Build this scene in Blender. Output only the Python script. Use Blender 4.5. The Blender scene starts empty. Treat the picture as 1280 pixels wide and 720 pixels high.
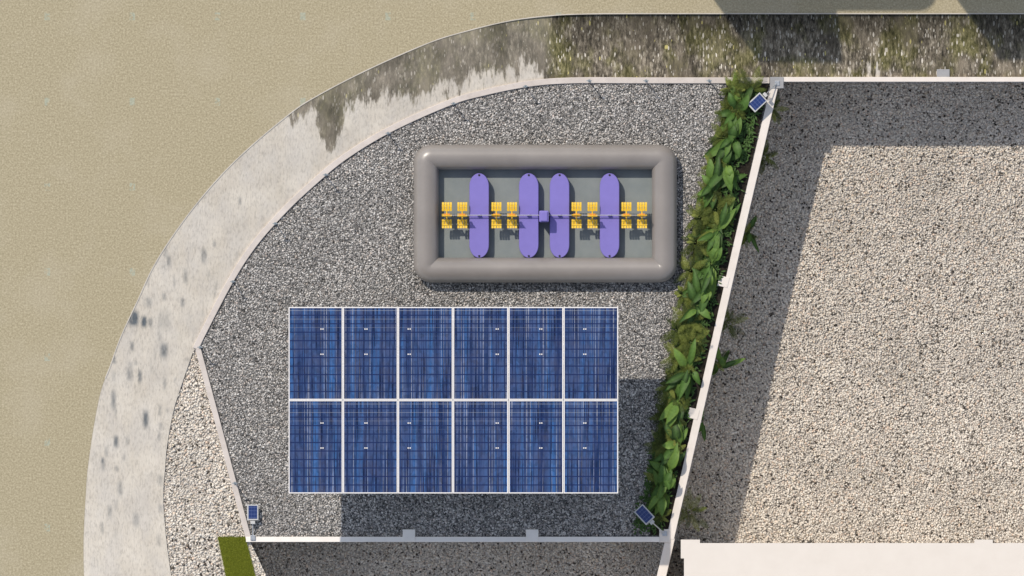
import bpy, math, random
import numpy as np
random.seed(7); rng = np.random.default_rng(11)
PXM = 68.8                                   # photo pixels per metre
def P(px, py): return ((px - 640) / PXM, (360 - py) / PXM)
scene = bpy.context.scene
C = scene.collection

# ------------------------------------------------------------ camera, world, sun
cam_d = bpy.data.cameras.new('camera'); cam = bpy.data.objects.new('camera', cam_d); C.objects.link(cam)
cam_d.type = 'ORTHO'; cam_d.ortho_scale = 1280 / PXM
cam.location = (0, 0, 30); cam_d.clip_end = 500
scene.camera = cam
ELEV = math.atan(1.19); SX, SY = -0.59, 0.807   # direction towards the sun on the ground
w = bpy.data.worlds.new('World'); scene.world = w; w.use_nodes = True
nt = w.node_tree; bg = nt.nodes['Background']
sky = nt.nodes.new('ShaderNodeTexSky'); sky.sky_type = 'NISHITA'; sky.sun_disc = False
sky.sun_elevation = ELEV; sky.sun_rotation = math.atan2(SX, SY); sky.dust_density = 0.6
hs = nt.nodes.new('ShaderNodeHueSaturation'); hs.inputs['Saturation'].default_value = .6
nt.links.new(sky.outputs[0], hs.inputs['Color']); nt.links.new(hs.outputs[0], bg.inputs[0]); bg.inputs[1].default_value = 0.15
sd = bpy.data.lights.new('sun', 'SUN'); sd.energy = 2.85; sd.angle = math.radians(0.8); sd.color = (1, .915, .80)
sun = bpy.data.objects.new('sun', sd); C.objects.link(sun); sun.location = (-6, 8, 15)
ce, se = math.cos(ELEV), math.sin(ELEV)
from mathutils import Vector
sun.rotation_euler = Vector((SX * ce, SY * ce, se)).to_track_quat('Z', 'Y').to_euler()
scene.view_settings.view_transform = 'Standard'; scene.view_settings.look = 'None'
scene.view_settings.exposure = 0.32; scene.view_settings.gamma = 1

# ------------------------------------------------------------ helpers
def tag(o, label=None, cat=None, group=None, kind=None):
    if label: o['label'] = label
    if cat: o['category'] = cat
    if group: o['group'] = group
    if kind: o['kind'] = kind
    return o
def empty(name, loc, label, cat, group=None, rz=0):
    o = bpy.data.objects.new(name, None); C.objects.link(o); o.location = loc; o.rotation_euler = (0, 0, rz)
    o.empty_display_size = .1
    return tag(o, label, cat, group)
class MB:
    def __init__(s): s.v = []; s.f = []
    def add(s, v, f):
        n = len(s.v); s.v += [tuple(p) for p in v]; s.f += [[i + n for i in q] for q in f]; return s
    def box(s, x0, x1, y0, y1, z0, z1, rot=0, c=None):
        v = [(x0,y0,z0),(x1,y0,z0),(x1,y1,z0),(x0,y1,z0),(x0,y0,z1),(x1,y0,z1),(x1,y1,z1),(x0,y1,z1)]
        if rot:
            cx, cy = c if c else ((x0+x1)/2, (y0+y1)/2); a, b = math.cos(rot), math.sin(rot)
            v = [(cx+(x-cx)*a-(y-cy)*b, cy+(x-cx)*b+(y-cy)*a, z) for x, y, z in v]
        return s.add(v, [(3,2,1,0),(4,5,6,7),(0,1,5,4),(1,2,6,5),(2,3,7,6),(3,0,4,7)])
    def prism(s, pts, z0, z1):
        a = sum(pts[i][0]*pts[(i+1)%len(pts)][1]-pts[(i+1)%len(pts)][0]*pts[i][1] for i in range(len(pts)))
        if a < 0: pts = pts[::-1]
        n = len(pts)
        v = [(x, y, z0) for x, y in pts] + [(x, y, z1) for x, y in pts]
        f = [list(range(n))[::-1], list(range(n, 2*n))] + [[i, (i+1)%n, n+(i+1)%n, n+i] for i in range(n)]
        return s.add(v, f)
    def tube(s, a, b, r0, r1=None, n=10, caps=True):
        r1 = r0 if r1 is None else r1
        a, b = Vector(a), Vector(b); d = (b - a).normalized()
        u = d.orthogonal().normalized(); w_ = d.cross(u); v = []
        for p, r in ((a, r0), (b, r1)):
            v += [tuple(p + r*(math.cos(2*math.pi*i/n)*u + math.sin(2*math.pi*i/n)*w_)) for i in range(n)]
        f = [[i, (i+1)%n, n+(i+1)%n, n+i] for i in range(n)]
        if caps: f += [list(range(n))[::-1], list(range(n, 2*n))]
        return s.add(v, f)
    def build(s, name, mat, parent=None, bevel=0, smooth=False, seg=2, origin=None):
        me = bpy.data.meshes.new(name)
        v = s.v
        if origin is not None: v = [(x-origin[0], y-origin[1], z-origin[2]) for x, y, z in v]
        me.from_pydata(v, [], s.f); me.update()
        me.materials.append(mat)
        o = bpy.data.objects.new(name, me); C.objects.link(o)
        if origin is not None: o.location = origin
        if parent: o.parent = parent
        if smooth: me.polygons.foreach_set('use_smooth', [True]*len(me.polygons))
        if bevel:
            b = o.modifiers.new('bevel', 'BEVEL'); b.width = bevel; b.segments = seg; b.limit_method = 'ANGLE'; b.angle_limit = .6
        return o
class Mat:
    """small wrapper for node materials"""
    def __init__(s, name, rough=.8, spec=.3):
        s.m = bpy.data.materials.new(name); s.m.use_nodes = True; s.t = s.m.node_tree
        s.b = s.t.nodes['Principled BSDF']; s.b.inputs['Roughness'].default_value = rough
        s.b.inputs['Specular IOR Level'].default_value = spec
        s.tc = s.t.nodes.new('ShaderNodeTexCoord')
    def L(s, a, b): s.t.links.new(a, b)
    def val(s, x, sock):
        if hasattr(x, 'is_output') or hasattr(x, 'links'): s.L(x, sock)
        else: sock.default_value = x
    def coord(s, scale=(1,1,1), src='Object', rot=0, loc=(0,0,0)):
        n = s.t.nodes.new('ShaderNodeMapping'); n.inputs['Scale'].default_value = scale; n.inputs['Rotation'].default_value = (0,0,rot)
        n.inputs['Location'].default_value = loc
        s.L(s.tc.outputs[src], n.inputs[0]); return n.outputs[0]
    def noise(s, vec, scale, detail=4, rough=.55, col=False):
        n = s.t.nodes.new('ShaderNodeTexNoise'); n.inputs['Scale'].default_value = scale
        n.inputs['Detail'].default_value = detail; n.inputs['Roughness'].default_value = rough
        s.L(vec, n.inputs['Vector']); return n.outputs['Color' if col else 'Fac']
    def voro(s, vec, scale, feat='F1', out='Color', rnd=1):
        n = s.t.nodes.new('ShaderNodeTexVoronoi'); n.feature = feat; n.inputs['Scale'].default_value = scale
        n.inputs['Randomness'].default_value = rnd
        s.L(vec, n.inputs['Vector']); return n.outputs[out]
    def ramp(s, fac, stops, interp='LINEAR'):
        n = s.t.nodes.new('ShaderNodeValToRGB'); r = n.color_ramp; r.interpolation = interp
        while len(r.elements) < len(stops): r.elements.new(.5)
        for e, (p, c) in zip(r.elements, stops):
            e.position = p; e.color = (c, c, c, 1) if isinstance(c, (int, float)) else (*c, 1)
        s.L(fac, n.inputs[0]); return n.outputs[0]
    def mix(s, fac, a, b, mode='MIX'):
        n = s.t.nodes.new('ShaderNodeMix'); n.data_type = 'RGBA'; n.blend_type = mode; n.clamp_factor = True
        for x, i in ((fac, 0), (a, 6), (b, 7)):
            if isinstance(x, tuple): n.inputs[i].default_value = (*x, 1)
            elif isinstance(x, (int, float)): n.inputs[i].default_value = x
            else: s.L(x, n.inputs[i])
        return n.outputs[2]
    def math(s, op, a, b=0, c=0, clamp=False):
        n = s.t.nodes.new('ShaderNodeMath'); n.operation = op; n.use_clamp = clamp
        for x, i in ((a, 0), (b, 1), (c, 2)):
            if isinstance(x, (int, float)): n.inputs[i].default_value = x
            else: s.L(x, n.inputs[i])
        return n.outputs[0]
    def sep(s, v):
        n = s.t.nodes.new('ShaderNodeSeparateXYZ'); s.L(v, n.inputs[0]); return n.outputs
    def attr(s, name, out='Fac'):
        n = s.t.nodes.new('ShaderNodeAttribute'); n.attribute_name = name; return n.outputs[out]
    def color(s, c): 
        if isinstance(c, tuple): s.b.inputs['Base Color'].default_value = (*c, 1)
        else: s.L(c, s.b.inputs['Base Color'])
        return s
    def bump(s, h, strength=.4, dist=.01):
        n = s.t.nodes.new('ShaderNodeBump'); n.inputs['Strength'].default_value = strength; n.inputs['Distance'].default_value = dist
        s.L(h, n.inputs['Height']); s.L(n.outputs[0], s.b.inputs['Normal']); return s
    def translucent(s, col, f):
        t = s.t.nodes.new('ShaderNodeBsdfTranslucent'); 
        if isinstance(col, tuple): t.inputs[0].default_value = (*col, 1)
        else: s.L(col, t.inputs[0])
        m = s.t.nodes.new('ShaderNodeMixShader'); m.inputs[0].default_value = f
        s.L(s.b.outputs[0], m.inputs[1]); s.L(t.outputs[0], m.inputs[2])
        s.L(m.outputs[0], s.t.nodes['Material Output'].inputs['Surface']); return s

# ------------------------------------------------------------ materials
def gravel_mat(name, stops, hue_amt, big):
    m = Mat(name, .85, .2)
    t = m.attr('tone'); col = m.ramp(t, stops)
    h = m.attr('hue')
    tint = m.ramp(h, [(0, (1,1,1)), (.62, (1,1,1)), (.75, (1.0,.86,.76)), (.86, (.88,.95,1.0)), (.95, (1.0,.70,.55)), (1, (.95,.9,.7))])
    col = m.mix(hue_amt, col, tint, 'MULTIPLY')
    c = m.coord()
    b = m.ramp(m.noise(c, big, 3), [(.3, .84), (.7, 1.06)])
    col = m.mix(1.0, col, b, 'MULTIPLY')
    n = m.ramp(m.noise(c, 90, 2), [(.3, .8), (.7, 1.1)])
    m.color(m.mix(1.0, col, n, 'MULTIPLY')); return m.m
G_IN = gravel_mat('terrace_gravel', [(0,(.05,.049,.047)),(.16,(.20,.192,.180)),(.5,(.405,.385,.36)),(.85,(.56,.535,.50)),(1,(.72,.69,.65))], .35, .8)
G_OUT = gravel_mat('yard_gravel', [(0,(.025,.02,.017)),(.10,(.13,.115,.095)),(.20,(.42,.378,.318)),(.38,(.70,.637,.548)),(.8,(.75,.685,.59)),(1,(.83,.77,.67))], .5, .8)
def ground_mat(name, cols, scale=45):
    m = Mat(name, .9, .1); c = m.coord()
    v = m.sep(m.voro(c, scale))[0]
    col = m.ramp(v, cols); m.color(col).bump(m.voro(c, scale, out='Distance'), .6, .01); return m.m
GB_IN = ground_mat('terrace_grit', [(0,(.05,.05,.05)),(.6,(.13,.128,.125)),(1,(.34,.33,.32))])
GB_OUT = ground_mat('yard_grit', [(0,(.30,.27,.235)),(.5,(.52,.475,.42)),(1,(.72,.66,.585))])

m = Mat('road_surface', .9, .15); c = m.coord()
n1 = m.noise(c, 30, 3, .75); n2 = m.noise(c, 1.1, 4); n3 = m.noise(c, 160, 1)
col = m.ramp(n1, [(.28,(.235,.20,.125)),(.5,(.345,.298,.195)),(.72,(.49,.43,.30))])
col = m.mix(m.ramp(n2, [(.5, 0), (.68, .22)]), col, (.445,.395,.30))
col = m.mix(1.0, col, m.ramp(n3, [(.3,.86),(.7,1.1)]), 'MULTIPLY')
# faint blue-green survey paint dots, worn, on a regular grid
g = m.coord(scale=(PXM/106.5, PXM/106.5, 1), loc=((640-59)/106.5, -(360-20.5)/106.5, 0))
sx = m.sep(g)
fx = m.math('ABSOLUTE', m.math('SUBTRACT', m.math('FRACT', m.math('ADD', sx[0], .5)), .5))
fy = m.math('ABSOLUTE', m.math('SUBTRACT', m.math('FRACT', m.math('ADD', sx[1], .5)), .5))
mk = m.math('MULTIPLY', m.math('LESS_THAN', fx, .032), m.math('LESS_THAN', fy, .045))
mk = m.math('MULTIPLY', mk, m.ramp(m.noise(c, 14, 2), [(.42,0),(.55,.32)]))
col = m.mix(mk, col, (.30,.42,.38))
m.color(col).bump(n1, .35, .004); ROAD = m.m

m = Mat('slope_concrete_and_moss', .92, .12); c = m.coord()
st = m.coord(scale=(1, .22, 1)); st2 = m.coord(scale=(1, .30, 1))
base = m.ramp(m.noise(c, 2.2, 5, .6), [(.3,(.53,.478,.400)),(.7,(.635,.583,.50))])
base = m.mix(m.ramp(m.noise(m.coord(scale=(1,.45,1), loc=(3,1,0)), 3.1, 5, .6), [(.42,.0),(.62,.30)]), base, (.44,.42,.40))
base = m.mix(m.math('MULTIPLY', m.ramp(m.noise(m.coord(scale=(1,.35,1)), 14, 3, .6), [(.3,.6),(.5,1)]), m.math('MULTIPLY', 1.25, m.attr('blot'), clamp=True)), base, (.12,.135,.145))
fleck = m.ramp(m.noise(m.coord(scale=(1,.4,1)), 30, 3, .6), [(.32,.80),(.5,1.0),(.7,1.04)])
base = m.mix(1.0, base, fleck, 'MULTIPLY')
# streaky weeds and dirt
sn = m.noise(st, 22, 4, .8)
dirt = m.ramp(sn, [(.32,(.022,.021,.018)),(.44,(.085,.076,.060)),(.55,(.175,.155,.122)),(.70,(.42,.385,.32))])
grn = m.ramp(sn, [(.32,(.022,.026,.010)),(.5,(.105,.102,.042)),(.70,(.29,.27,.14))])
mossn = m.noise(m.coord(scale=(1,.6,1), loc=(5,2,0)), 1.6, 4, .6)
weeds = m.mix(m.ramp(mossn, [(.47,0),(.58,.85)]), dirt, grn)
weeds = m.mix(m.ramp(m.noise(m.coord(scale=(1,.5,1), loc=(1,7,0)), 2.3, 3), [(.5,0),(.68,.45)]), weeds, (.27,.235,.185))
cv = m.voro(m.coord(scale=(1,.27,1)), 33); cd = m.voro(m.coord(scale=(1,.27,1)), 33, out='Distance')
chip = m.math('MULTIPLY', m.math('GREATER_THAN', m.sep(cv)[0], .60), m.math('LESS_THAN', cd, m.math('MULTIPLY', m.sep(cv)[2], .55)))
weeds = m.mix(m.math('MULTIPLY', chip, .8), weeds, m.mix(m.math('GREATER_THAN', m.sep(cv)[1], .93), m.ramp(m.sep(cv)[1], [(.1,(.30,.28,.23)),(.9,(.66,.63,.57))]), (.55,.50,.20)))
mask = m.math('ADD', m.attr('moss'), m.math('MULTIPLY', m.math('SUBTRACT', m.noise(m.coord(scale=(1,.16,1)), 9, 4, .65), .5), 1.5))
mask = m.ramp(mask, [(.42,0),(.58,1)])
lf = m.math('SUBTRACT', 1, m.math('MULTIPLY', m.math('ADD', m.sep(c)[0], -.55), 4, clamp=True), clamp=True)
weeds = m.mix(m.math('MULTIPLY', lf, .55), weeds, m.ramp(m.noise(m.coord(scale=(1,.5,1)), 4, 4), [(.35,(.13,.125,.105)),(.65,(.27,.25,.215))]))
darkm = m.ramp(m.attr('edge_dark'), [(0,(1.18,1.13,1.06)),(1,(.34,.34,.32))])
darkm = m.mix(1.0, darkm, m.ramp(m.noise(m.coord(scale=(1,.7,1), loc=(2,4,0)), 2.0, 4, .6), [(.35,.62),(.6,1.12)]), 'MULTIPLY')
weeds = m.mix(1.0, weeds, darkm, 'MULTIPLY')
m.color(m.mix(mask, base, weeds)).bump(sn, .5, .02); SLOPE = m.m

def plaster(name, lo, hi, stain=.25):
    m = Mat(name, .85, .2); c = m.coord()
    col = m.ramp(m.noise(c, 3, 5, .6), [(.3, lo), (.7, hi)])
    col = m.mix(m.ramp(m.noise(c, 9, 5, .7), [(.52,0),(.72,stain)]), col, tuple(x*.6 for x in lo))
    m.color(col).bump(m.noise(c, 120, 2), .15, .003); return m.m
WALL = plaster('cream_wall_paint', (.66,.60,.54), (.73,.67,.61), .12)
WALL_LIFT = plaster('wall_paint_shade_lift', (.76,.71,.65), (.83,.78,.72), .08)  # whiter copy of the wall paint, lifting the wall top against the array's shade
KERB = plaster('weathered_kerb', (.48,.43,.39), (.58,.525,.48), .3)
GREYC = plaster('grey_concrete', (.27,.27,.28), (.34,.34,.345), .3)
ROOFM = plaster('roof_screed', (.635,.575,.505), (.665,.605,.535), .03)
LINE = plaster('pale_edge_strip', (.42,.385,.33), (.54,.50,.44), .2)

m = Mat('blue_solar_cells', .25, .25); c = m.coord(); s = m.sep(c)
def line1(x, pitch, wd, off=0.):      # thin line repeated along one axis
    f = m.math('ABSOLUTE', m.math('SUBTRACT', m.math('FRACT', m.math('ADD', m.math('DIVIDE', x, pitch), off)), .5))
    return m.math('LESS_THAN', f, wd / pitch / 2)
xv = m.coord(scale=(1, .02, 0)); 
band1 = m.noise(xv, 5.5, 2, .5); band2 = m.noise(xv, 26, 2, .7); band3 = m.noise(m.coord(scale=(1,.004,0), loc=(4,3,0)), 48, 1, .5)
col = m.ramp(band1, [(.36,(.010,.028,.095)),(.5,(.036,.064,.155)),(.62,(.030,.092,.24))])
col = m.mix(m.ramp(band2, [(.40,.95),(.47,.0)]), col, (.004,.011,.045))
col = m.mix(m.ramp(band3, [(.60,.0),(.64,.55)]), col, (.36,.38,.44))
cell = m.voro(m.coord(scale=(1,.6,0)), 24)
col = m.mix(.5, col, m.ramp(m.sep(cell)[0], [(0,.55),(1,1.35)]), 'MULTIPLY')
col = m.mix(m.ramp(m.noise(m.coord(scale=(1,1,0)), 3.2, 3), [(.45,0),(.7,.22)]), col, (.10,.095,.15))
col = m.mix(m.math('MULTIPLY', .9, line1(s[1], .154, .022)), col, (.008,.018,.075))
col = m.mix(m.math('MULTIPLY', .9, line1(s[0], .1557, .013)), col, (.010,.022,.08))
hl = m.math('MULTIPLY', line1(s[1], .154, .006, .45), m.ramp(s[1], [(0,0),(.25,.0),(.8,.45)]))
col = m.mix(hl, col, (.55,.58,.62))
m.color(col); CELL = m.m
FRAME = Mat('anodised_white_frame', .45, .4).color((.72,.69,.66)).m
m = Mat('galvanised_steel', .4, .5); m.b.inputs['Metallic'].default_value = .7; c = m.coord()
m.color(m.ramp(m.noise(c, 30, 3), [(.3,(.36,.38,.40)),(.7,(.52,.54,.56))])); STEEL = m.m
LAMPF = Mat('lamp_frame_grey', .5, .4).color((.47,.47,.46)).m
POSTM = Mat('dull_grey_paint', .6, .3).color((.22,.25,.27)).m
m = Mat('dark_blue_small_cells', .25, .5); c = m.coord(); s = m.sep(c)
col = m.mix(m.math('MULTIPLY', .7, line1(s[1], .062, .006)), (.014,.032,.13), (.12,.16,.30))
col = m.mix(m.math('MULTIPLY', .5, line1(s[0], .052, .005)), col, (.10,.13,.26)); m.color(col); SCELL = m.m

m = Mat('inflated_vinyl', .34, .6); c = m.coord()
m.color(m.ramp(m.noise(c, 1.8, 4), [(.3,(.20,.180,.164)),(.7,(.232,.210,.192))])).bump(m.noise(c, 8, 3), .08, .02); VINYL = m.m
m = Mat('pool_liner', .5, .3); c = m.coord()
m.color(m.ramp(m.noise(c, 2.6, 5, .6), [(.3,(.17,.195,.195)),(.7,(.215,.237,.23))])).bump(m.noise(m.coord(scale=(1,.4,1)), 5, 3), .15, .02); LINER = m.m
m = Mat('purple_plastic', .45, .3); c = m.coord()
m.color(m.ramp(m.noise(c, 5, 3), [(.3,(.180,.150,.43)),(.7,(.195,.163,.46))])); PURP = m.m
m = Mat('yellow_plastic', .4, .4); c = m.coord()
m.color(m.ramp(m.noise(c, 40, 3), [(.3,(.64,.38,.018)),(.7,(.80,.53,.04))])); YEL = m.m
ORANGE = Mat('orange_hub_plastic', .45, .4).color((.60,.22,.02)).m
SHAFT = Mat('stainless_shaft', .3, .5).color((.40,.40,.40)).m
BLACK = Mat('black_rubber', .7, .3).color((.02,.02,.025)).m

def leafmat(name, a, b, d, tr=.25):
    m = Mat(name, .55, .25); c = m.coord()
    h = m.attr('hue'); r = m.attr('rib')
    col = m.ramp(h, [(0, a), (.55, b), (1, d)])
    col = m.mix(m.math('MULTIPLY', r, .5), col, tuple(min(1, x*1.9+.04) for x in b))
    col = m.mix(1.0, col, m.ramp(m.noise(c, 25, 3), [(.3,.82),(.7,1.12)]), 'MULTIPLY')
    m.color(col).bump(m.noise(c, 60, 2), .25, .004).translucent(col, tr); return m.m
LEAF = leafmat('broad_leaf', (.016,.038,.008), (.055,.120,.016), (.165,.26,.045))
FERN = leafmat('fern_frond', (.030,.046,.007), (.092,.120,.018), (.25,.28,.06))
GRASS = leafmat('short_grass', (.17,.205,.018), (.25,.285,.028), (.35,.37,.05))
STEM = Mat('plant_stem', .7, .2).color((.09,.12,.03)).m
m = Mat('dark_soil', .95, .05); c = m.coord(); m.color(m.ramp(m.noise(c, 18, 5, .7), [(.3,(.010,.009,.007)),(.7,(.040,.033,.026))])).bump(m.noise(c, 30, 4), .8, .03); SOIL = m.m
STONEM = Mat('stone_block', .9, .1).color((.3,.29,.28)).m

# ------------------------------------------------------------ outlines traced on the plan
def catmull(pts, n=8):
    out = []
    for i in range(len(pts)-1):
        p0 = pts[max(i-1,0)]; p1 = pts[i]; p2 = pts[i+1]; p3 = pts[min(i+2,len(pts)-1)]
        for k in range(n):
            t = k/n
            out.append(tuple(.5*((2*p1[j]) + (-p0[j]+p2[j])*t + (2*p0[j]-5*p1[j]+4*p2[j]-p3[j])*t*t + (-p0[j]+3*p1[j]-3*p2[j]+p3[j])*t**3) for j in (0,1)))
    out.append(tuple(pts[-1])); return out
OUTER = [(190,1500),(150,1200),(118,900),(105,720),(107,620),(113,560),(125,493),(138,457),(151,421),(171,378),(197,324),(243,258),(295,200),(360,144),(398,119),(462,86),(535,54),(579,40),(637,26),(689,19.5),(730,17.5),(800,17),(1000,17),(1280,17),(1800,17),(3200,17)]
INNER_C = [(244.5,436),(254,416),(288,351),(318,305),(355,263),(392,228),(431,196),(487,162),(560,129),(604,116),(662,104.5),(716,100.5),(800,100.5),(900,100.5),(966,100.5)]  # kerb centre line
PLAT = [(330,1500),(290,1200),(245,900),(214,720),(206,655),(204,620),(206,590),(209,556),(217,513),(227,481),(241,440)]      # inner edge of concrete beside the gravel wedge
oc = catmull(OUTER, 8); kc = catmull(INNER_C, 8)

ZR, ZG, ZIN, ZLOW = .20, -.075, -.045, -1.73
def sheet(name, pts, z, mat, kind='structure', zb=None):
    mb = MB()
    if zb is None: mb.prism([P(*p) for p in pts], z-.02, z)
    else: mb.prism([P(*p) for p in pts], zb, z)
    return tag(mb.build(name, mat), kind=kind)
# whole-world ground
mb = MB(); mb.add([(-150,-150,ZLOW-.02),(150,-150,ZLOW-.02),(150,150,ZLOW-.02),(-150,150,ZLOW-.02)], [(0,1,2,3)])
tag(mb.build('ground', GB_OUT), kind='structure')
# road: everything outside the outer curve
road_poly = oc + [(3200,-4000),(-4000,-4000),(-4000,1500)]
sheet('road', road_poly, ZR, ROAD, zb=ZLOW-.01)
# the sloping verge between the road edge and the terrace wall
inner_line = [(2600,99),(1900,99),(1280,99),(1100,99),(975,99)] + kc[::-1] + catmull(PLAT[::-1], 6)
def resample(pts, n):
    a = np.array(pts, float); d = np.r_[0, np.cumsum(np.hypot(*(a[1:]-a[:-1]).T))]
    t = np.linspace(0, d[-1], n); return np.c_[np.interp(t, d, a[:,0]), np.interp(t, d, a[:,1])]
dense_o = resample(oc[::-1], 3000)
inn = resample(inner_line, 1900)
rows = 40; V = []; moss = []; blot = []; edge_dark = []
blots = [(round(random.uniform(118,300)),round(random.uniform(300,700)),random.uniform(1.2,2.6),random.uniform(3,8),random.uniform(.15,.45)) for _ in range(70)] + [(160,386,4,9,.8),(167,398,6,9,1),(180,402,3.5,7,.9),(188,403,3,6,.5),(205,438,4.5,9,.65),(182,524,3.5,11,.75),(145,552,3,8,.7),(142,500,3,12,.55),(175,470,2.5,8,.65),(161,468,2.5,8,.5),(165,433,2.5,6,.55),(143,450,2,5,.6),(228,378,2.5,6,.5),(205,400,9,14,.25),(255,320,3.5,9,.5),(268,305,2,4,.4),(232,345,3,9,.4),(186,378,4,6,.4),(200,600,3,7,.4),(150,610,3,9,.4),(170,650,4,9,.35),(137,640,3,8,.35),(206,480,2,7,.4),(300,251,2,5,.4)]
# pair each inner point with an outer point by arc fraction between anchor pairs
anch = [((2600,99),(2600,17)),((966,100.5),(966,17)),((716,100.5),(720,17.5)),((560,129),(530,56)),((431,196),(385,127)),((318,305),(255,243)),((247,431),(151,421)),((209,556),(113,560)),((214,720),(105,720)),((330,1500),(190,1500))]
def nearest(arr, p): return int(np.argmin(np.hypot(arr[:,0]-p[0], arr[:,1]-p[1])))
ia = [nearest(inn, a[0]) for a in anch]; oa = [nearest(dense_o, a[1]) for a in anch]
omap = np.interp(np.arange(len(inn)), ia, oa)
for i, (x1, y1) in enumerate(inn):
    j = omap[i]; x0 = np.interp(j, np.arange(3000), dense_o[:,0]); y0 = np.interp(j, np.arange(3000), dense_o[:,1])
    th = 1.3 - .38*math.exp(-((x1-1085)/45)**2) - .2*math.exp(-((x1-850)/30)**2) if x1 > 690 else (np.interp(x1, [380,405,440,470,520,560,620,675,690], [-.3,.0,.25,.35,.62,.78,.72,.72,1.2]))
    for r in range(rows):
        t = r/(rows-1); x = x0+(x1-x0)*t; y = y0+(y1-y0)*t
        zin = -.045
        if x1 > 975: zin = -.06
        zo = ZR-.004-.045*max(0,min(1,(x-600)/120)); z = zo*(1-t) + zin*t
        V.append((*P(x, y), z))
        th2 = th
        mval = .5 + (th2 - t)*1.1
        e = ((x-412)/16)**2 + ((y-142)/42)**2
        mval = max(mval, .5 + .55*(1-e) if e < 2 else 0)
        moss.append(max(0, min(1.6, mval)))
        b = sum(a*math.exp(-((x-bx)/rx)**4-((y-by)/ry)**4) for bx,by,rx,ry,a in blots if abs(x-bx)<22) if x < 330 else 0
        blot.append(min(1, b))
        dd = 0
        if x > 690: dd = max(0, 1-(y-17)/50)*.95  # weed tint goes darker towards the road edge
        edge_dark.append(dd)
F = []
for i in range(len(inn)-1):
    for r in range(rows-1):
        a = i*rows+r; F.append((a, a+rows, a+rows+1, a+1))
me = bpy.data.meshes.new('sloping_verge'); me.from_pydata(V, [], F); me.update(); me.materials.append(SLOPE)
for nm, arr in (('moss', moss), ('blot', blot), ('edge_dark', edge_dark)):
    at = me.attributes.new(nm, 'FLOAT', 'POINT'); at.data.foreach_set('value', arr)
me.polygons.foreach_set('use_smooth', [True]*len(me.polygons))
o = bpy.data.objects.new('sloping_verge', me); C.objects.link(o); tag(o, kind='structure')
if sum(p.normal.z for p in me.polygons) < 0:
    me.flip_normals()
# the earth body under the verge towards the gravel wedge
# terrace ground, lower yard, wedge
terr = kc + [(972,104),(838,672),(310,674)]
sheet('terrace_ground', terr, ZIN, GB_IN, zb=ZLOW-.01)
wedge = [(241,436)] + [(x-9,y) for x, y in catmull(PLAT, 6)][::-1] + [(520,1500),(335,724),(312.5,677),(250,434)]
sheet('gravel_wedge_ground', wedge, ZG-.01, GB_OUT, zb=ZLOW-.01)

# ------------------------------------------------------------ loose stones (uncountable: one object per patch)
def inpoly(x, y, poly):
    r = np.zeros(x.shape, bool); n = len(poly); j = n-1
    for i in range(n):
        xi, yi = poly[i]; xj, yj = poly[j]
        if yi != yj:
            c = ((yi > y) != (yj > y)) & (x < (xj-xi)*(y-yi)/(yj-yi)+xi); r ^= c
        j = i
    return r
import bmesh
bmx = bmesh.new(); bmesh.ops.create_icosphere(bmx, subdivisions=1, radius=1); 
IV = np.array([v.co[:] for v in bmx.verts]); IF = np.array([[v.index for v in f.verts] for f in bmx.faces]); bmx.free()
TEMPL = []
for k in range(24):
    v = IV * (1 + rng.normal(0, .17, (len(IV),1))) * np.array([1.2, .9, .5]) ; TEMPL.append(v)
TEMPL = np.array(TEMPL)
def stones(name, polys, holes, spacing, smin, smax, z, mat, label, cat, flat=1., tonepow=1.0):
    allp = []
    for poly in polys:
        w = [P(*p) for p in poly]; xs = [p[0] for p in w]; ys = [p[1] for p in w]
        gx, gy = np.meshgrid(np.arange(min(xs), max(xs), spacing), np.arange(min(ys), max(ys), spacing))
        gx = gx.ravel() + rng.uniform(-.5,.5,gx.size)*spacing; gy = gy.ravel() + rng.uniform(-.5,.5,gy.size)*spacing
        k = inpoly(gx, gy, w)
        for h in holes: k &= ~inpoly(gx, gy, [P(*p) for p in h])
        allp.append(np.c_[gx[k], gy[k]])
    pts = np.concatenate(allp)
    n = len(pts); t = rng.integers(0, len(TEMPL), n); s = (smin + (smax-smin)*rng.uniform(0, 1, n)**1.4)/2
    a = rng.uniform(0, 2*math.pi, n); tilt = rng.normal(0, .33, n)
    v = TEMPL[t] * s[:,None,None] * np.array([1, 1, flat])
    ct, st = np.cos(tilt)[:,None], np.sin(tilt)[:,None]
    x, y, zz = v[:,:,0], v[:,:,1], v[:,:,2]
    x, zz = x*ct - zz*st, x*st + zz*ct
    ca, sa = np.cos(a)[:,None], np.sin(a)[:,None]
    X = x*ca - y*sa + pts[:,0:1]; Y = x*sa + y*ca + pts[:,1:2]
    Z = zz + z + rng.uniform(-.1,.9,n)[:,None]*s[:,None]*.7*flat
    V = np.stack([X,Y,Z], -1).reshape(-1,3)
    nv = len(IV); F = (IF[None] + (np.arange(n)*nv)[:,None,None]).reshape(-1,3)
    me = bpy.data.meshes.new(name); me.vertices.add(len(V)); me.vertices.foreach_set('co', V.ravel().astype(np.float32))
    me.loops.add(F.size); me.loops.foreach_set('vertex_index', F.ravel().astype(np.int32))
    me.polygons.add(len(F)); me.polygons.foreach_set('loop_start', np.arange(0, F.size, 3, dtype=np.int32))
    me.update(); 
    for nm, arr in (('tone', rng.uniform(0,1,n)**tonepow), ('hue', rng.uniform(0,1,n))):
        at = me.attributes.new(nm, 'FLOAT', 'POINT'); at.data.foreach_set('value', np.repeat(arr, nv).astype(np.float32))
    me.materials.append(mat)
    o = bpy.data.objects.new(name, me); C.objects.link(o)
    return tag(o, label, cat, kind='stuff')
POOL = [(525,190),(838,190),(838,345),(525,345)]
terr_in = [(x+ (3 if x < 600 else 0), y+3.5) for x, y in kc] + [(960,106),(832,669),(316,671),(254,440)]
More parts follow.
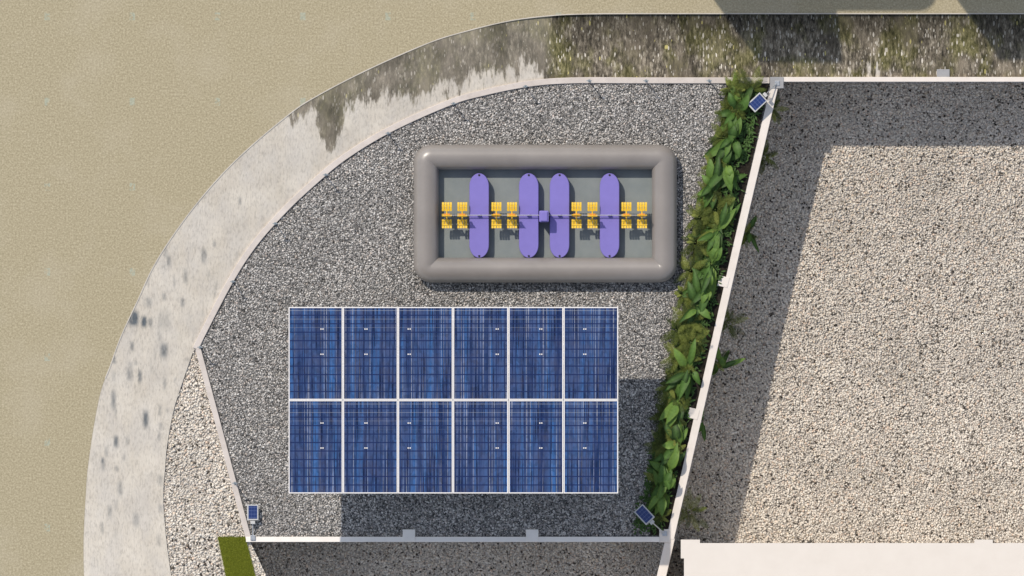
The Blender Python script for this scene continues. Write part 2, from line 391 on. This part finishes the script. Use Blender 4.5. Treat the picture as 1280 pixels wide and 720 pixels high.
bed = [(905,104),(960,104),(836,668),(815,668),(812,560),(836,480),(852,400),(866,300),(885,200),(900,150)]
stones('gravel', [terr_in], [POOL, bed], .025, .016, .045, ZIN+.002, G_IN, 'fine grey and white crushed gravel covering the walled terrace', 'gravel', flat=.7)
ROOF = [(857,680),(1600,680),(1600,1400),(857,1400)]
lowA = [(975,105),(1300,105),(1300,730),(855,730),(830,730),(846,672)]
lowB = [(316,678),(836,678),(826,745),(346,745),(336,726)]
stones('gravel', [lowA, lowB], [ROOF], .027, .016, .054, ZLOW, G_OUT, 'coarser buff and cream gravel on the low yard beyond the terrace walls', 'gravel', flat=.30, tonepow=.8)
wst = [(249,442),(309,675),(313,679),(334,724),(340,740),(216,740),(211,712),(203,650),(204,600),(208,560),(216,515),(226,482),(240,442)]
stones('gravel', [wst], [[(270,671),(309,671),(321,722),(328,760),(290,760),(281,722)]], .032, .020, .062, ZG, G_OUT, 'buff pebble gravel wedge between the curved concrete slope and the left wall', 'gravel', flat=.36, tonepow=.8)
# stray chips spilled over the edge of the concrete
stray = [(x-4,y) for x, y in catmull(PLAT, 3)][::-1] + [(x+1,y) for x, y in catmull(PLAT, 3)]
stones('gravel', [stray], [], .085, .035, .055, ZG+.005, G_OUT, 'thin scatter of stray pebbles spilled along the inner edge of the concrete slope', 'gravel', tonepow=.8)

# ------------------------------------------------------------ walls
def strip(pts, wpx, z0, z1, mb=None):
    """closed solid following a polyline, given in photo plan units"""
    w_ = [Vector(P(*p)) for p in pts]; n = len(w_); L = []; R = []
    for i in range(n):
        if i == 0: d = (w_[1]-w_[0]).normalized(); k = 1
        elif i == n-1: d = (w_[-1]-w_[-2]).normalized(); k = 1
        else:
            a = (w_[i]-w_[i-1]).normalized(); b = (w_[i+1]-w_[i]).normalized(); d = (a+b).normalized(); k = 1/max(.5, d.dot(a))
        nn = Vector((-d.y, d.x)) * (wpx/PXM/2*k); L.append(w_[i]+nn); R.append(w_[i]-nn)
    mb = mb or MB()
    v = []
    for i in range(n): v += [(L[i].x,L[i].y,z0),(R[i].x,R[i].y,z0),(R[i].x,R[i].y,z1),(L[i].x,L[i].y,z1)]
    f = [(0,3,2,1), tuple(4*(n-1)+q for q in (0,1,2,3))]
    for i in range(n-1):
        a = 4*i; b = a+4
        f += [(a,a+1,b+1,b),(a+1,a+2,b+2,b+1),(a+2,a+3,b+3,b+2),(a+3,a,b,b+3)]
    mb.add(v, f); return mb
def org(px, py, z=0): return (*P(px, py), z)
ZB = ZLOW - .05
t = empty('retaining_wall', org(500,155,ZB), 'long curved grey-white kerb wall between the concrete slope and the gravel terrace', 'wall')
t0 = t
def child(mb, name, mat, par, **k):
    o = mb.build(name, mat, par, **k); l = par.location
    o.matrix_parent_inverse.identity(); o.data.transform(__import__('mathutils').Matrix.Translation(-l)); return o
kc2 = kc[:-1] + [(962,100.5)]
child(strip(kc2, 7.6, ZB, 0), 'coping', KERB, t, bevel=.008)
tag(child(strip([(247.5,436),(310.8,673.5)], 7.0, ZB, -.004), 'retaining_wall', KERB, empty('garden_wall', org(280,555,ZB), 'straight low grey-white wall on the left slanting down beside the pebble wedge', 'wall'), bevel=.008)).name = 'coping'
tb = empty('garden_wall', org(570,674,ZB), 'straight white wall below the solar array with two square pillars', 'wall')
child(strip([(307.5,674.2),(826,674.2)], 6.6, ZB, .002), 'coping', WALL_LIFT, tb, bevel=.006)
for x in (511.2, 665.3):
    b = MB(); (x0,y0),(x1,y1) = P(x-7.8,676.2), P(x+7.8,661.8); child(b.box(x0,x1,y0,y1,ZB,.012), 'pillar', WALL_LIFT, tb, bevel=.006)
ts = empty('garden_wall', org(905,390,ZB), 'slanting white wall along the plant bed between terrace and yard', 'wall')
child(strip([(967.5,110),(923,300),(882,480),(837.5,674)], 9.6, ZB, .006), 'coping', WALL, ts, bevel=.006)
child(strip([(838,672),(823.5,735),(760,1010)], 11.5, ZB, -.002), 'coping', WALL, ts, bevel=.006)
for (x, y, s_) in ((904.3,352,13),(867,517,13)):
    b = MB(); X, Y = P(x, y); h = s_/PXM/2; child(b.box(X-h,X+h,Y-h,Y+h,ZB,.015, rot=math.radians(-13)), 'pillar', WALL, ts, bevel=.006)
b = MB(); (x0,y0),(x1,y1) = P(824,678), P(838,661.5); child(b.box(x0,x1,y0,y1,ZB,.016), 'pillar', WALL, ts, bevel=.006)
tt = empty('garden_wall', org(1120,99,ZB), 'straight white wall at the top right dividing the yard from the weedy slope', 'wall')
child(strip([(975,99.2),(1400,99.2),(3000,99.2)], 6.0, ZB, .003), 'coping', WALL, tt, bevel=.006)
b = MB(); (x0,y0),(x1,y1) = P(1171,97.5), P(1187,86.5); child(b.box(x0,x1,y0,y1,ZB,-.02), 'pillar', GREYC, tt, bevel=.006)
b = MB(); (x0,y0),(x1,y1) = P(962.5,110.5), P(979.5,96.2); child(b.box(x0,x1,y0,y1,ZB,.02), 'pillar', GREYC, tt, bevel=.006)
# pale lip along the road edge
lip = strip(oc[52:], 1.3, ZR-.15, ZR+.005).build('road_edge', LINE); tag(lip, kind='structure')

# ------------------------------------------------------------ building at the bottom right, and unseen houses added across the road to cast shadows
def house_box(parent, x0, x1, y0, y1, z0, z1, name='wall', mat=None, bevel=.01):
    b = MB(); (a, d), (e, f) = P(x0, y1), P(x1, y0); return child(b.box(a, e, d, f, z0, z1), name, mat or WALL, parent, bevel=bevel)
hb = empty('house', org(1200,900,ZLOW), 'flat cream roof of a house at the bottom right corner', 'house')
house_box(hb, 858, 1900, 682, 1300, ZLOW-.02, 1.30)
house_box(hb, 855, 1903, 678.8, 1303, 1.30, 1.45, 'roof', ROOFM, 0)
child(MB().prism([P(*p) for p in [(851,674.5),(875,674.5),(875,678.8),(855,678.8),(855,698),(851,698)]], ZLOW-.02, 1.45), 'pillar', ROOFM, hb)
house_box(hb, 1218, 1241, 674.5, 678.8, ZLOW-.02, 1.45, 'pillar', ROOFM, 0)
for k in range(4):
    wn = house_box(hb, 915+k*190, 1005+k*190, 681.4, 683, -.6, .5, 'window', POSTM); 
def round_slab(x0, x1, y0, y1, r, z0, z1):
    pts = []
    for cx, cy, a0 in ((x1-r,y1-r,0),(x0+r*.1,y1-r*.1,90),(x0+4,y0+4,180),(x1-4,y0+4,270)):
        rr = r if a0 == 0 else (r*.1 if a0 == 90 else 4)
        for k in range(9):
            a = math.radians(a0+90*k/8); pts.append((cx+rr*math.cos(a), cy+rr*math.sin(a)))
    return MB().prism([P(*p) for p in pts], z0, z1)
H0 = 4.2
def sh(h): L = h/1.19*PXM; return L*.59, L*.807
dx, dy = sh(H0-ZR)
ha = empty('house', org(800,-400,ZR), 'added house-shaped shadow caster, out of view beyond the top edge of the road', 'house')
bx, by = 1168-dx, 12-dy
child(round_slab(906-dx+39, bx, -560, by, 20, ZR-.01, H0-.18), 'wall', WALL, ha)
child(round_slab(906-dx+35, bx+3, -563, by+2, 22, H0-.18, H0), 'roof', ROOFM, ha)
house_box(ha, 914-dx+29, 1050-dx-3, by-80, 76-dy-6, ZR-.01, H0-.01, 'shadow_tower')  # added block, out of view, shaping the shadow on the slope
hc = empty('house', org(1200,-400,ZR), 'second added house-shaped shadow caster, out of view beyond the road further to the right', 'house')
house_box(hc, 1240-dx, 1420-dx, -540, 66-dy-6, ZR-.01, H0, 'wall')
house_box(hc, 1238-dx, 1424-dx, -544, 67-dy-6, H0, H0+.12, 'roof', ROOFM)

# ------------------------------------------------------------ solar array
HA = ZIN + 1.97
ar = empty('solar_array', org(566.5,500,ZIN), 'large raised array of twelve blue solar panels in white frames', 'solar array')
XE = [360.5,428.6,497.4,566.2,635.5,704.3,773]; YE = [383.5,500,617]
clipx = {0:402.5,1:457.5,2:511.5,3:621.5,4:676,5:731}
for r in range(2):
    for c_ in range(6):
        x0, x1, y0, y1 = XE[c_], XE[c_+1], YE[r], YE[r+1]
        (a, d), (e, f) = P(x0+.25, y1-.25), P(x1-.25, y0+.25)
        cx, cy = (a+e)/2, (d+f)/2; hw, hh = (e-a)/2, (f-d)/2
        fr = MB()
        bo = .015; bi = .017
        wl = bo + (.006 if c_ == 0 else .0); T = .04
        fr.box(-hw,hw,hh-.018,hh,-T,0).box(-hw,hw,-hh,-hh+.018,-T,0)
        fr.box(-hw,-hw+.018,-hh+.018,hh-.018,-T,0).box(hw-.018,hw,-hh+.018,hh-.018,-T,0)
        p = fr.build('solar_panel', FRAME, ar); p.location = (cx-ar.location[0], cy-ar.location[1], HA-ZIN)
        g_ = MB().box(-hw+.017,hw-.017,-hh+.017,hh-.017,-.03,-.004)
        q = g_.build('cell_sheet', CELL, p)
        # offset the pattern so that no two panels match
        for vtx in q.data.vertices: vtx.co.x += c_*2.37+.3*r; vtx.co.y += 0
        q.location.x = -(c_*2.37+.3*r)
        for yy in ((411.3,442.8),(528.8,560))[r]:
            X, Y = P(clipx[c_], yy)
            k = MB(); 
            for s_ in (-1,1): k.box(X-cx+s_*.018-.011, X-cx+s_*.018+.011, Y-cy-.011, Y-cy+.011, -.004, .004)
            k.build('clip', FRAME, p)
fz = -.04
for yy in (418, 468, 532, 590):
    (a, d), (e, f) = P(366, yy+1.5), P(768, yy-1.5); b = MB().box(a, e, d, f, HA-.04-.06, HA-.041)
    child(b, 'rail', STEEL, ar)
for xx in (455, 567, 680):
    (a, d), (e, f) = P(xx-2, 600), P(xx+2, 400); child(MB().box(a, e, d, f, HA-.20, HA-.101), 'beam', STEEL, ar)
    for yy in (430, 580):
        (a, d), (e, f) = P(xx-3, yy+3), P(xx+3, yy-3); child(MB().box(a, e, d, f, ZIN-.03, HA-.201), 'post', STEEL, ar, bevel=.004)

# ------------------------------------------------------------ inflatable pool
pl = empty('inflatable_pool', org(681.5,267,ZIN), 'rectangular grey inflatable pool with a fat rounded tube rim', 'pool')
R0 = 15.6/PXM; cx0, cy0 = 0, 0
HWc, HHc = (846-517)/2/PXM - R0, (353.5-181)/2/PXM - R0; CR = .10
NS = 40; corner = 8; V = []; F = []
ring = []
def rr(d, z):
    r = max(0.0005, CR + d); out = []
    ex, ey = HWc + d - r, HHc + d - r
    for sx_, sy_, a0 in ((1,1,0),(-1,1,90),(-1,-1,180),(1,-1,270)):
        for k in range(corner+1):
            a = math.radians(a0 + 90*k/corner); out.append((sx_*ex + r*math.cos(a), sy_*ey + r*math.sin(a), z))
    return out
zc = R0*.86
for i in range(NS):
    a = 2*math.pi*i/NS; V += rr(R0*math.cos(a), zc + R0*math.sin(a)*.96)
m_ = 4*(corner+1)
for i in range(NS):
    for k in range(m_):
        a, b = i*m_+k, i*m_+(k+1)%m_; c2, d2 = ((i+1)%NS)*m_+(k+1)%m_, ((i+1)%NS)*m_+k
        F.append((a, b, c2, d2))
o = MB().add(V, F).build('tube_rim', VINYL, pl, smooth=True)
b = MB().box(-HWc,HWc,-HHc,HHc,.005,.035); b.build('pool_floor', LINER, pl)
ZF = ZIN + .035
# paddle-wheel aerator
ae = empty('paddle_wheel_aerator', org(681,269.5,ZF), 'purple and yellow paddle wheel aerator standing in the inflatable pool', 'aerator')
def L(px, py): x, y = P(px, py); return x-ae.location[0], y-ae.location[1]
axz = .31; _, ay = L(0, 269)
def float_mesh():
    hw, hh = 12.3/PXM, 53/PXM; V = []; pts = []
    # flat-sided hull with blunt rounded ends
    R = hw*1.02; ey = hh - hw*1.32
    for k in range(17):
        a = math.pi*k/16; pts.append((hw*math.cos(a), ey + hw*1.32*math.sin(a)))
    for k in range(17):
        a = math.pi + math.pi*k/16; pts.append((hw*math.cos(a), -ey + hw*1.32*math.sin(a)))
    mb = MB(); n = len(pts)
    prof = [(.90,.02),(1,.055),(1,.195),(.985,.212),(.95,.22)]
    v = []
    for s_, z in prof: v += [(x*(1-(1-s_)), y*(1-(1-s_)*.25), z) for x, y in pts]
    f = [list(range(n))[::-1], [n*(len(prof)-1)+i for i in range(n)]]
    for j in range(len(prof)-1):
        f += [[j*n+i, j*n+(i+1)%n, (j+1)*n+(i+1)%n, (j+1)*n+i] for i in range(n)]
    return mb.add(v, f)
fl = None; _, fy = L(0, 269.5)
for px in (599, 661, 699.5, 762):
    x, _ = L(px, 0)
    o = float_mesh().build('float', PURP, ae) if fl is None else fl.copy()
    if fl is None: fl = o
    else: C.objects.link(o); o.parent = ae
    o.location = (x, fy, 0)
    for s_ in (-1, 1):
        e = MB().tube((0, s_*.735, .2205), (0, s_*.735, .226), .020, n=12).build('eyelet', BLACK, o)
    st_ = MB().box(-.165,.165,-.018,.018,.2202,.232).build('cross_rib', PURP, o, bevel=.004); st_.location.y = (269-269.5)*0-.008
    bk = MB().box(-.03,.03,-.024,.024,.2203,axz-.02).build('bearing_block', PURP, o, bevel=.006); bk.location.y = ay-fy
mx, my = L(680, 270.5)
mo = MB().box(-.088,.088,-.105,.105,.02,.53).build('motor_housing', PURP, ae, bevel=.025, seg=4); mo.location = (mx, my, 0)
MB().box(-.06,.06,-.085,.085,.53,.55).build('motor_cap', PURP, mo, bevel=.015)
(xa, _), (xb, _) = L(554, 0), L(808, 0)
MB().tube((xa,ay,axz),(xb,ay,axz),.0075,n=12).build('axle', SHAFT, ae, smooth=False)
wh0 = None
def wheel():
    R_ = .236; o = MB()
    n = 4
    for k in range(n):
        a = 2*math.pi*k/n + .02
        ca, sa = math.cos(a), math.sin(a)
        def pt(x, r, t): return (x, r*ca - t*sa, r*sa + t*ca)
        # curved slotted blade: four fingers and two cross bars
        for f0 in (-.088,-.041,.006,.053):
            for (r0, r1, t0, t1) in ((.075,.15,.0,.012),(.15,.20,.012,.010),(.20,R_,.010,-.004)):
                v = [pt(f0,r0,t0),pt(f0+.037,r0,t0),pt(f0+.037,r1,t1),pt(f0,r1,t1),pt(f0,r0,t0+.009),pt(f0+.037,r0,t0+.009),pt(f0+.037,r1,t1+.009),pt(f0,r1,t1+.009)]
                o.add(v, [(3,2,1,0),(4,5,6,7),(0,1,5,4),(1,2,6,5),(2,3,7,6),(3,0,4,7)])
        for (r0, r1, t0) in ((.092,.108,-.002),(.165,.185,.002)):
            v = [pt(-.09,r0,t0),pt(.092,r0,t0),pt(.092,r1,t0),pt(-.09,r1,t0),pt(-.09,r0,t0+.008),pt(.092,r0,t0+.008),pt(.092,r1,t0+.008),pt(-.09,r1,t0+.008)]
            o.add(v, [(3,2,1,0),(4,5,6,7),(0,1,5,4),(1,2,6,5),(2,3,7,6),(3,0,4,7)])
        o.tube(pt(0,.02,0), pt(0,.10,.004), .014, .011, 8)
    return o
for px in (558.5, 577.8, 620.5, 640, 720.6, 740.5, 783, 802.5):
    x, _ = L(px, 0)
    if wh0 is None:
        wh0 = wheel().build('paddle_wheel', YEL, ae)
        hub = MB().tube((-.055,0,0),(.055,0,0),.030,n=14).build('hub', ORANGE, wh0)
        o = wh0
    else:
        o = wh0.copy(); C.objects.link(o); o.parent = ae
        h2 = hub.copy(); C.objects.link(h2); h2.parent = o
    o.location = (x, ay, axz); o.rotation_euler = (random.uniform(-.06,.06),0,0)

# ------------------------------------------------------------ little solar lamps
def lamp(base, mid, pc, ang, w_, h_, zt, label):
    bx_, by_ = P(*base)
    e = empty('solar_lamp', (bx_, by_, 0), label, 'solar lamp', 'small solar lamps on the terrace wall corners')
    mx_, my_ = P(*mid); cx_, cy_ = P(*pc)
    MB().box(-.045,.045,-.045,.045,.0,.035).build('base_plate', STEEL, e, bevel=.006)
    MB().tube((0,0,.02),(mx_-bx_,my_-by_,zt-.03),.010,n=10).build('arm', STEEL, e)
    br = MB().box(-.042,.042,-.03,.03,-.035,-.005).build('bracket', LAMPF, e, bevel=.005); br.location = (mx_-bx_, my_-by_, zt); br.rotation_euler = (0,0,ang)
    hw, hh = w_/PXM/2, h_/PXM/2
    f = MB().box(-hw,hw,-hh,hh,-.02,0).build('panel_frame', LAMPF, e, bevel=.004); f.location = (cx_-bx_, cy_-by_, zt+.01); f.rotation_euler = (0,0,ang)
    MB().box(-hw+.022,hw-.022,-hh+.026,hh-.020,.0005,.004).build('solar_cell', SCELL, f)
    return e
lamp((831,667),(815,652.8),(805.5,643.2),math.radians(43),15,22.6,.24,'small solar lamp at the bottom end of the plant bed, leaning over dark shaded gravel')
lamp((971.5,104),(956.5,118.5),(946.7,128),math.radians(-47),14.5,21.5,.25,'small solar lamp at the top end of the plant bed, on the grey corner pillar')
lamp((316,672),(316,653),(316,640.5),0,14,19.5,.10,'small upright solar lamp on the bottom left wall corner beside the grass patch')

# slim stakes on the walls
SL = [((291,352),'slim grey stake on the curved kerb, level with the top edge of the array'),
 ((344,279.5),'slim grey stake where the curved kerb runs diagonally, nearest to the bare cream concrete'),
 ((407,218.5),'slim grey stake on the curved kerb straight below the pointed dark weed patch'),
 ((485,166.5),'slim grey stake on the curved kerb just up and left of the pool corner'),
 ((567,129.5),'slim grey stake on the curved kerb above the leftmost purple float'),
 ((657,108),'slim grey stake on the curved kerb above the middle of the pool'),
 ((736.5,101),'slim grey stake on the straight kerb above the rightmost purple float'),
 ((807.5,101),'slim grey stake on the straight kerb above the right rim of the pool'),
 ((886.5,101),'slim grey stake on the straight kerb next to the top of the plant bed'),
 ((250,434),'slim grey stake on the sharp left corner where two walls meet'),
 ((293.5,604),'slim grey stake on the left slanting wall close above the solar lamp')]
s0 = None
for (p, lb) in SL:
    if s0 is None:
        s0 = empty('stake', org(*p), lb, 'stake', 'slim stakes along the terrace wall tops')
        MB().tube((0,0,-.03),(0,0,.43),.009,n=8).build('post', POSTM, s0)
        MB().box(-.05,.05,-.008,.008,.415,.43).build('crossbar', POSTM, s0)
        MB().tube((0,0,.0),(0,0,.012),.028,n=10).build('base_plate', POSTM, s0)
    else:
        e = s0.copy(); C.objects.link(e); e.location = org(*p); e['label'] = lb
        for ch in list(s0.children):
            c2 = ch.copy(); C.objects.link(c2); c2.parent = e

# ------------------------------------------------------------ grass patch
gp = [(272.5,671.5),(306.5,671.5),(319,722),(326,760),(291,760),(283,722)]
tag(MB().prism([P(*p) for p in gp], ZG-.03, ZG+.022).build('turf_base', GRASS), kind='structure')
w_ = [P(*p) for p in gp]; V = []; F = []; hue = []
n = 26000; k = 0
xs = rng.uniform(min(p[0] for p in w_), max(p[0] for p in w_), n*2); ys = rng.uniform(min(p[1] for p in w_), max(p[1] for p in w_), n*2)
ok = inpoly(xs, ys, w_); xs, ys = xs[ok], ys[ok]
for x, y in zip(xs, ys):
    a = random.uniform(0, 2*math.pi); h = random.uniform(.015,.035); wd = .004; l = random.uniform(.01,.04)
    b = len(V); cx_, cy_ = math.cos(a), math.sin(a)
    V += [(x-cy_*wd,y+cx_*wd,ZG+.02),(x+cy_*wd,y-cx_*wd,ZG+.02),(x+cx_*l,y+cy_*l,ZG+.02+h)]; F.append((b,b+1,b+2)); hue += [random.random()]*3
go = MB().add(V, F).build('grass', GRASS); at = go.data.attributes.new('hue','FLOAT','POINT'); at.data.foreach_set('value', hue)
tag(go, 'narrow strip of short olive green grass below the left wall corner', 'grass', kind='stuff')

# ------------------------------------------------------------ planted bed
bedw = [(908,106),(961,106),(834,669),(813,669),(816,560),(838,480),(856,400),(868,300),(888,200),(902,150)]
sheet('planting_bed', bedw, ZIN+.03, SOIL, zb=ZIN-.01)
def leaf(V, F, hue, rib, base, az, length, width, rise, droop, h, fold=.22, n=7):
    """pointed broad leaf with a midrib, folded along its middle"""
    ca, sa = math.cos(az), math.sin(az); b0 = len(V)
    for i in range(n+1):
        t = i/n; r = length*t; z = base[2] + rise*math.sin(min(1,t*1.25)*math.pi/2) - droop*t*t
        wv = width/2*(math.sin(math.pi*min(1,t**.85))**.75 if 0 < t < 1 else 0.02)
        if t < .16: wv *= .35
        cx_, cy_ = base[0]+ca*r, base[1]+sa*r
        wob = 1 + .12*math.sin(9*t+h*20)
        V += [(cx_-sa*wv*wob, cy_+ca*wv*wob, z+fold*wv), (cx_, cy_, z), (cx_+sa*wv, cy_-ca*wv, z+fold*wv)]
        hue += [h]*3; rib += [0,1,0]
    for i in range(n):
        a = b0+3*i; F += [(a,a+1,a+4,a+3),(a+1,a+2,a+5,a+4)]
def frond(V, F, hue, rib, base, az, length, rise, droop, h, pin=17):
    ca, sa = math.cos(az), math.sin(az)
    def c_(t): return (base[0]+ca*length*t, base[1]+sa*length*t, base[2]+rise*math.sin(t*1.9)-droop*t*t)
    for i in range(2*pin):
        t = .12+.88*(i//2)/pin; s_ = 1 if i % 2 else -1; x, y, z = c_(t)
        pl_ = length*.20*math.sin(math.pi*min(1,(t*.8+.18)))+.008; aa = az + s_*1.05
        w_ = .0048; dx_, dy_ = math.cos(aa), math.sin(aa); b0 = len(V)
        dz = random.uniform(-.3,.1)*pl_
        V += [(x-ca*w_,y-sa*w_,z),(x+ca*w_,y+sa*w_,z),(x+dx_*pl_*.6+ca*w_,y+dy_*pl_*.6+sa*w_,z+dz*.4),(x+dx_*pl_,y+dy_*pl_,z+dz),(x+dx_*pl_*.6-ca*w_,y+dy_*pl_*.6-sa*w_,z+dz*.4)]
        F += [(b0,b0+1,b0+2,b0+3,b0+4)]; hh_ = min(1, max(0, h+random.uniform(-.12,.12))); hue += [hh_]*5; rib += [0]*5
def wallx(py): return 967.5 + (py-110)*(-130/564)
def finish(V, F, hue, rib, name, mat, par):
    o = MB().add(V, F).build(name, mat, par, smooth=(name != 'fronds'))
    for nm, arr in (('hue',hue),('rib',rib)):
        at = o.data.attributes.new(nm,'FLOAT','POINT'); at.data.foreach_set('value', [float(q) for q in arr])
    return o
def outside(px, py, az, ln, side, zrel=0):
    tx, ty = px + math.cos(az)*ln*PXM, py - math.sin(az)*ln*PXM
    if not side: return False
    if ty < 108: return tx > 962 or tx < 905
    lb = np.interp(ty, [106,150,200,300,400,480,560,669], [903,894,880,858,842,821,808,804])
    if tx < lb - 4 + 7*math.sin(ty*.21+px*.13): return True
    for qx, qy, qr in ((904,352,15),(867,517,15),(831,668,15),(948,130,19)):
        if math.hypot(tx-qx, ty-qy) < qr or math.hypot((tx+px)/2-qx, (ty+py)/2-qy) < qr-4: return True
    return ty > 108 and tx > wallx(ty)-6
def broad(px, py, label, z=ZIN+.02, nl=11, size=1., side=True, hb=.55, seed=0):
    R = random.Random(seed*13+5); V, F, hue, rib = [], [], [], []
    e = empty('broadleaf_plant', org(px, py, z), label, 'plant', 'broad-leaved plants in the bed along the wall')
    for k in range(nl):
        for _ in range(30):
            az = R.choice([R.gauss(math.radians(-108), .35), R.gauss(math.radians(78), .35), R.gauss(math.radians(-135), .5), R.uniform(0, 6.28)]); ln = R.uniform(.34,.76)*size
            if not outside(px, py, az, ln, side): break
        else: continue
        lvl = k/nl; rise = R.uniform(.02,.08)+.16*lvl
        leaf(V, F, hue, rib, (R.uniform(-.05,.05),R.uniform(-.05,.05),.03+.12*lvl), az, ln*(1-.2*lvl), R.uniform(.105,.175)*size, rise*size, R.uniform(.03,.14), R.uniform(.0,1.0), R.uniform(.1,.45))
    finish(V, F, hue, rib, 'leaves', LEAF, e); MB().tube((0,0,-.02),(.01,.0,.30),.022,.010,8).build('stem', STEM, e); return e
def fern(px, py, label, z=ZIN+.02, nf=17, size=1., side=True, seed=0, hb=.5):
    R = random.Random(seed*31+9); V, F, hue, rib = [], [], [], []
    e = empty('fern', org(px, py, z), label, 'fern', 'ferns in the bed along the wall')
    for k in range(nf):
        for _ in range(8):
            az = 2*math.pi*(k/nf)+R.uniform(-.4,.4); ln = R.uniform(.30,.48)*size
            if not outside(px, py, az, ln, side): break
            ln *= .5
            if not outside(px, py, az, ln, side): break
        else: continue
        frond(V, F, hue, rib, (0,0,.03+.08*R.random()), az, ln, R.uniform(.05,.20)*size, R.uniform(.02,.12), min(1,R.uniform(0,1)*hb*2))
    finish(V, F, hue, rib, 'fronds', FERN, e); MB().tube((0,0,-.02),(0,0,.14),.018,.010,8).build('stem', STEM, e); return e
BR = [(922,140,'topmost broad-leaved plant, left of the solar lamp on the grey corner pillar'),
 (917,172,'bright broad-leaved plant below and left of the top solar lamp'),
 (908,205,'broad-leaved plant level with the top rim of the pool'),
 (893,232,'wide-leaved plant level with the upper third of the pool'),
 (899,288,'broad-leaved plant beside the wall, level with the yellow paddles'),
 (890,330,'broad-leaved plant level with the bottom rim of the pool, above the upper wall pillar'),
 (884,358,'bright broad-leaved plant directly left of the upper wall pillar'),
 (872,382,'light green broad-leaved plant just below the upper wall pillar'),
 (863,462,'darker broad-leaved plant between the two wall pillars, nearer the lower one'),
 (850,500,'broad-leaved plant directly left of the lower wall pillar'),
 (849,556,'broad-leaved plant below the lower wall pillar against the wall'),
 (837,590,'bright wide-leaved plant level with the bottom part of the solar array'),
 (829,614,'lowest broad-leaved plant, just above the bottom solar lamp')]
for i, (x, y, lb) in enumerate(BR): broad(x-1, y, lb, seed=i, nl=16, size=1.0)
FE = [(938,112,'topmost fern, its fronds spilling over the kerb beside the grey corner pillar', 1.5),
 (914,112,'fern at the top left corner of the plant bed, reaching over the kerb', 1.35),
 (907,140,'fern at the left edge of the bed, second below the kerb', .8),
 (899,172,'fern at the bed edge left of the second broad-leaved plant', .8),
 (886,207,'olive fern at the bed edge close to the top right corner of the pool', .8),
 (880,238,'fern at the bed edge level with the tops of the purple floats', .8),
 (889,262,'full fern at mid bed level with the axle of the aerator', 1.0),
 (869,272,'fern at the left bed edge close to the right rim of the pool', .9),
 (864,303,'olive fern at the bed edge beside the lower right rim of the pool', .95),
 (858,338,'fern at the bed edge level with the bottom rim of the pool', .9),
 (852,368,'fern at the bed edge just below the lower right corner of the pool', .85),
 (858,400,'large fern at mid bed level with the top part of the array', 1.05),
 (843,412,'fern at the bed edge right of the top row of solar panels', .85),
 (862,428,'olive fern near the wall between the two wall pillars', 1.05),
 (846,446,'wide fern at the bed edge above the shadow edge of the array', 1.0),
 (834,482,'fern at the bed edge where the array shadow begins', .9),
 (844,522,'fern left of and just below the lower wall pillar', 1.1),
 (829,520,'fern at the bed edge beside the second row of solar panels', .95),
 (826,556,'fern at the bed edge in the shadow of the array', .9),
 (840,566,'fern close below the lower pillar between broad leaves', .8),
 (822,600,'dark fern at the bed edge up and left of the bottom solar lamp', .8),
 (824,646,'lowest fern in the bed, below the bottom solar lamp panel', .55)]
for i, (x, y, lb, s_) in enumerate(FE): fern(x+(5 if 120 < y < 350 else 2), y, lb, seed=i, size=s_*.93, nf=22)
# low dark undergrowth filling the bed
V, F, hue, rib = [], [], [], []; R = random.Random(5); bw = [P(*p) for p in bedw]; cnt = 0
while cnt < 3200:
    py = R.uniform(112, 664); px = wallx(py) - R.uniform(13, 48 if py > 200 else 40); x, y = P(px, py)
    leaf(V, F, hue, rib, (x, y, ZIN+.04+R.random()*.03), R.uniform(0, 6.28), R.uniform(.05,.13), R.uniform(.02,.045), R.uniform(.0,.05), .02, R.uniform(0,.35), n=3); cnt += 1
ug = finish(V, F, hue, rib, 'undergrowth', LEAF, None)
tag(ug, 'low dark green undergrowth between the stems along the wall bed', 'undergrowth', kind='stuff')
YD = [(965,136,'small fern at the yard foot of the slanting wall near the grey corner pillar', .75),
 (955,197,'small fern on the yard side of the wall, second from the top', .75),
 (931,292,'tuft of fern on the yard side above the upper wall pillar', .6),
 (911,404,'fern on the yard side below the upper wall pillar', .8),
 (895,452,'fern on the yard side midway between the two wall pillars', .75),
 (862,640,'large fern on the yard side beside the corner of the cream roof', 1.0)]
for i, (x, y, lb, s_) in enumerate(YD):
    e = fern(x, y, lb, z=-.75, seed=40+i, size=s_, side=False, nf=12); e['group'] = 'ferns growing at the yard side of the slanting wall'
    MB().tube((0,0,-1.0),(0,0,.0),.022,.014,8).build('trunk', STEM, e)
YB = [(900,458,'broad-leaved plant on the yard side of the wall between the two pillars', .75),
 (878,524,'broad-leaved plant on the yard side right beside the lower wall pillar', .8),
 (936,288,'broad-leaved plant on the yard side above the upper wall pillar', .6)]
for i, (x, y, lb, s_) in enumerate(YB):
    e = broad(x, y, lb, z=-.75, seed=60+i, size=s_, side=False, nl=7); e['group'] = 'broad-leaved plants at the yard side of the slanting wall'
    MB().tube((0,0,-1.0),(0,0,.0),.026,.018,8).build('trunk', STEM, e)
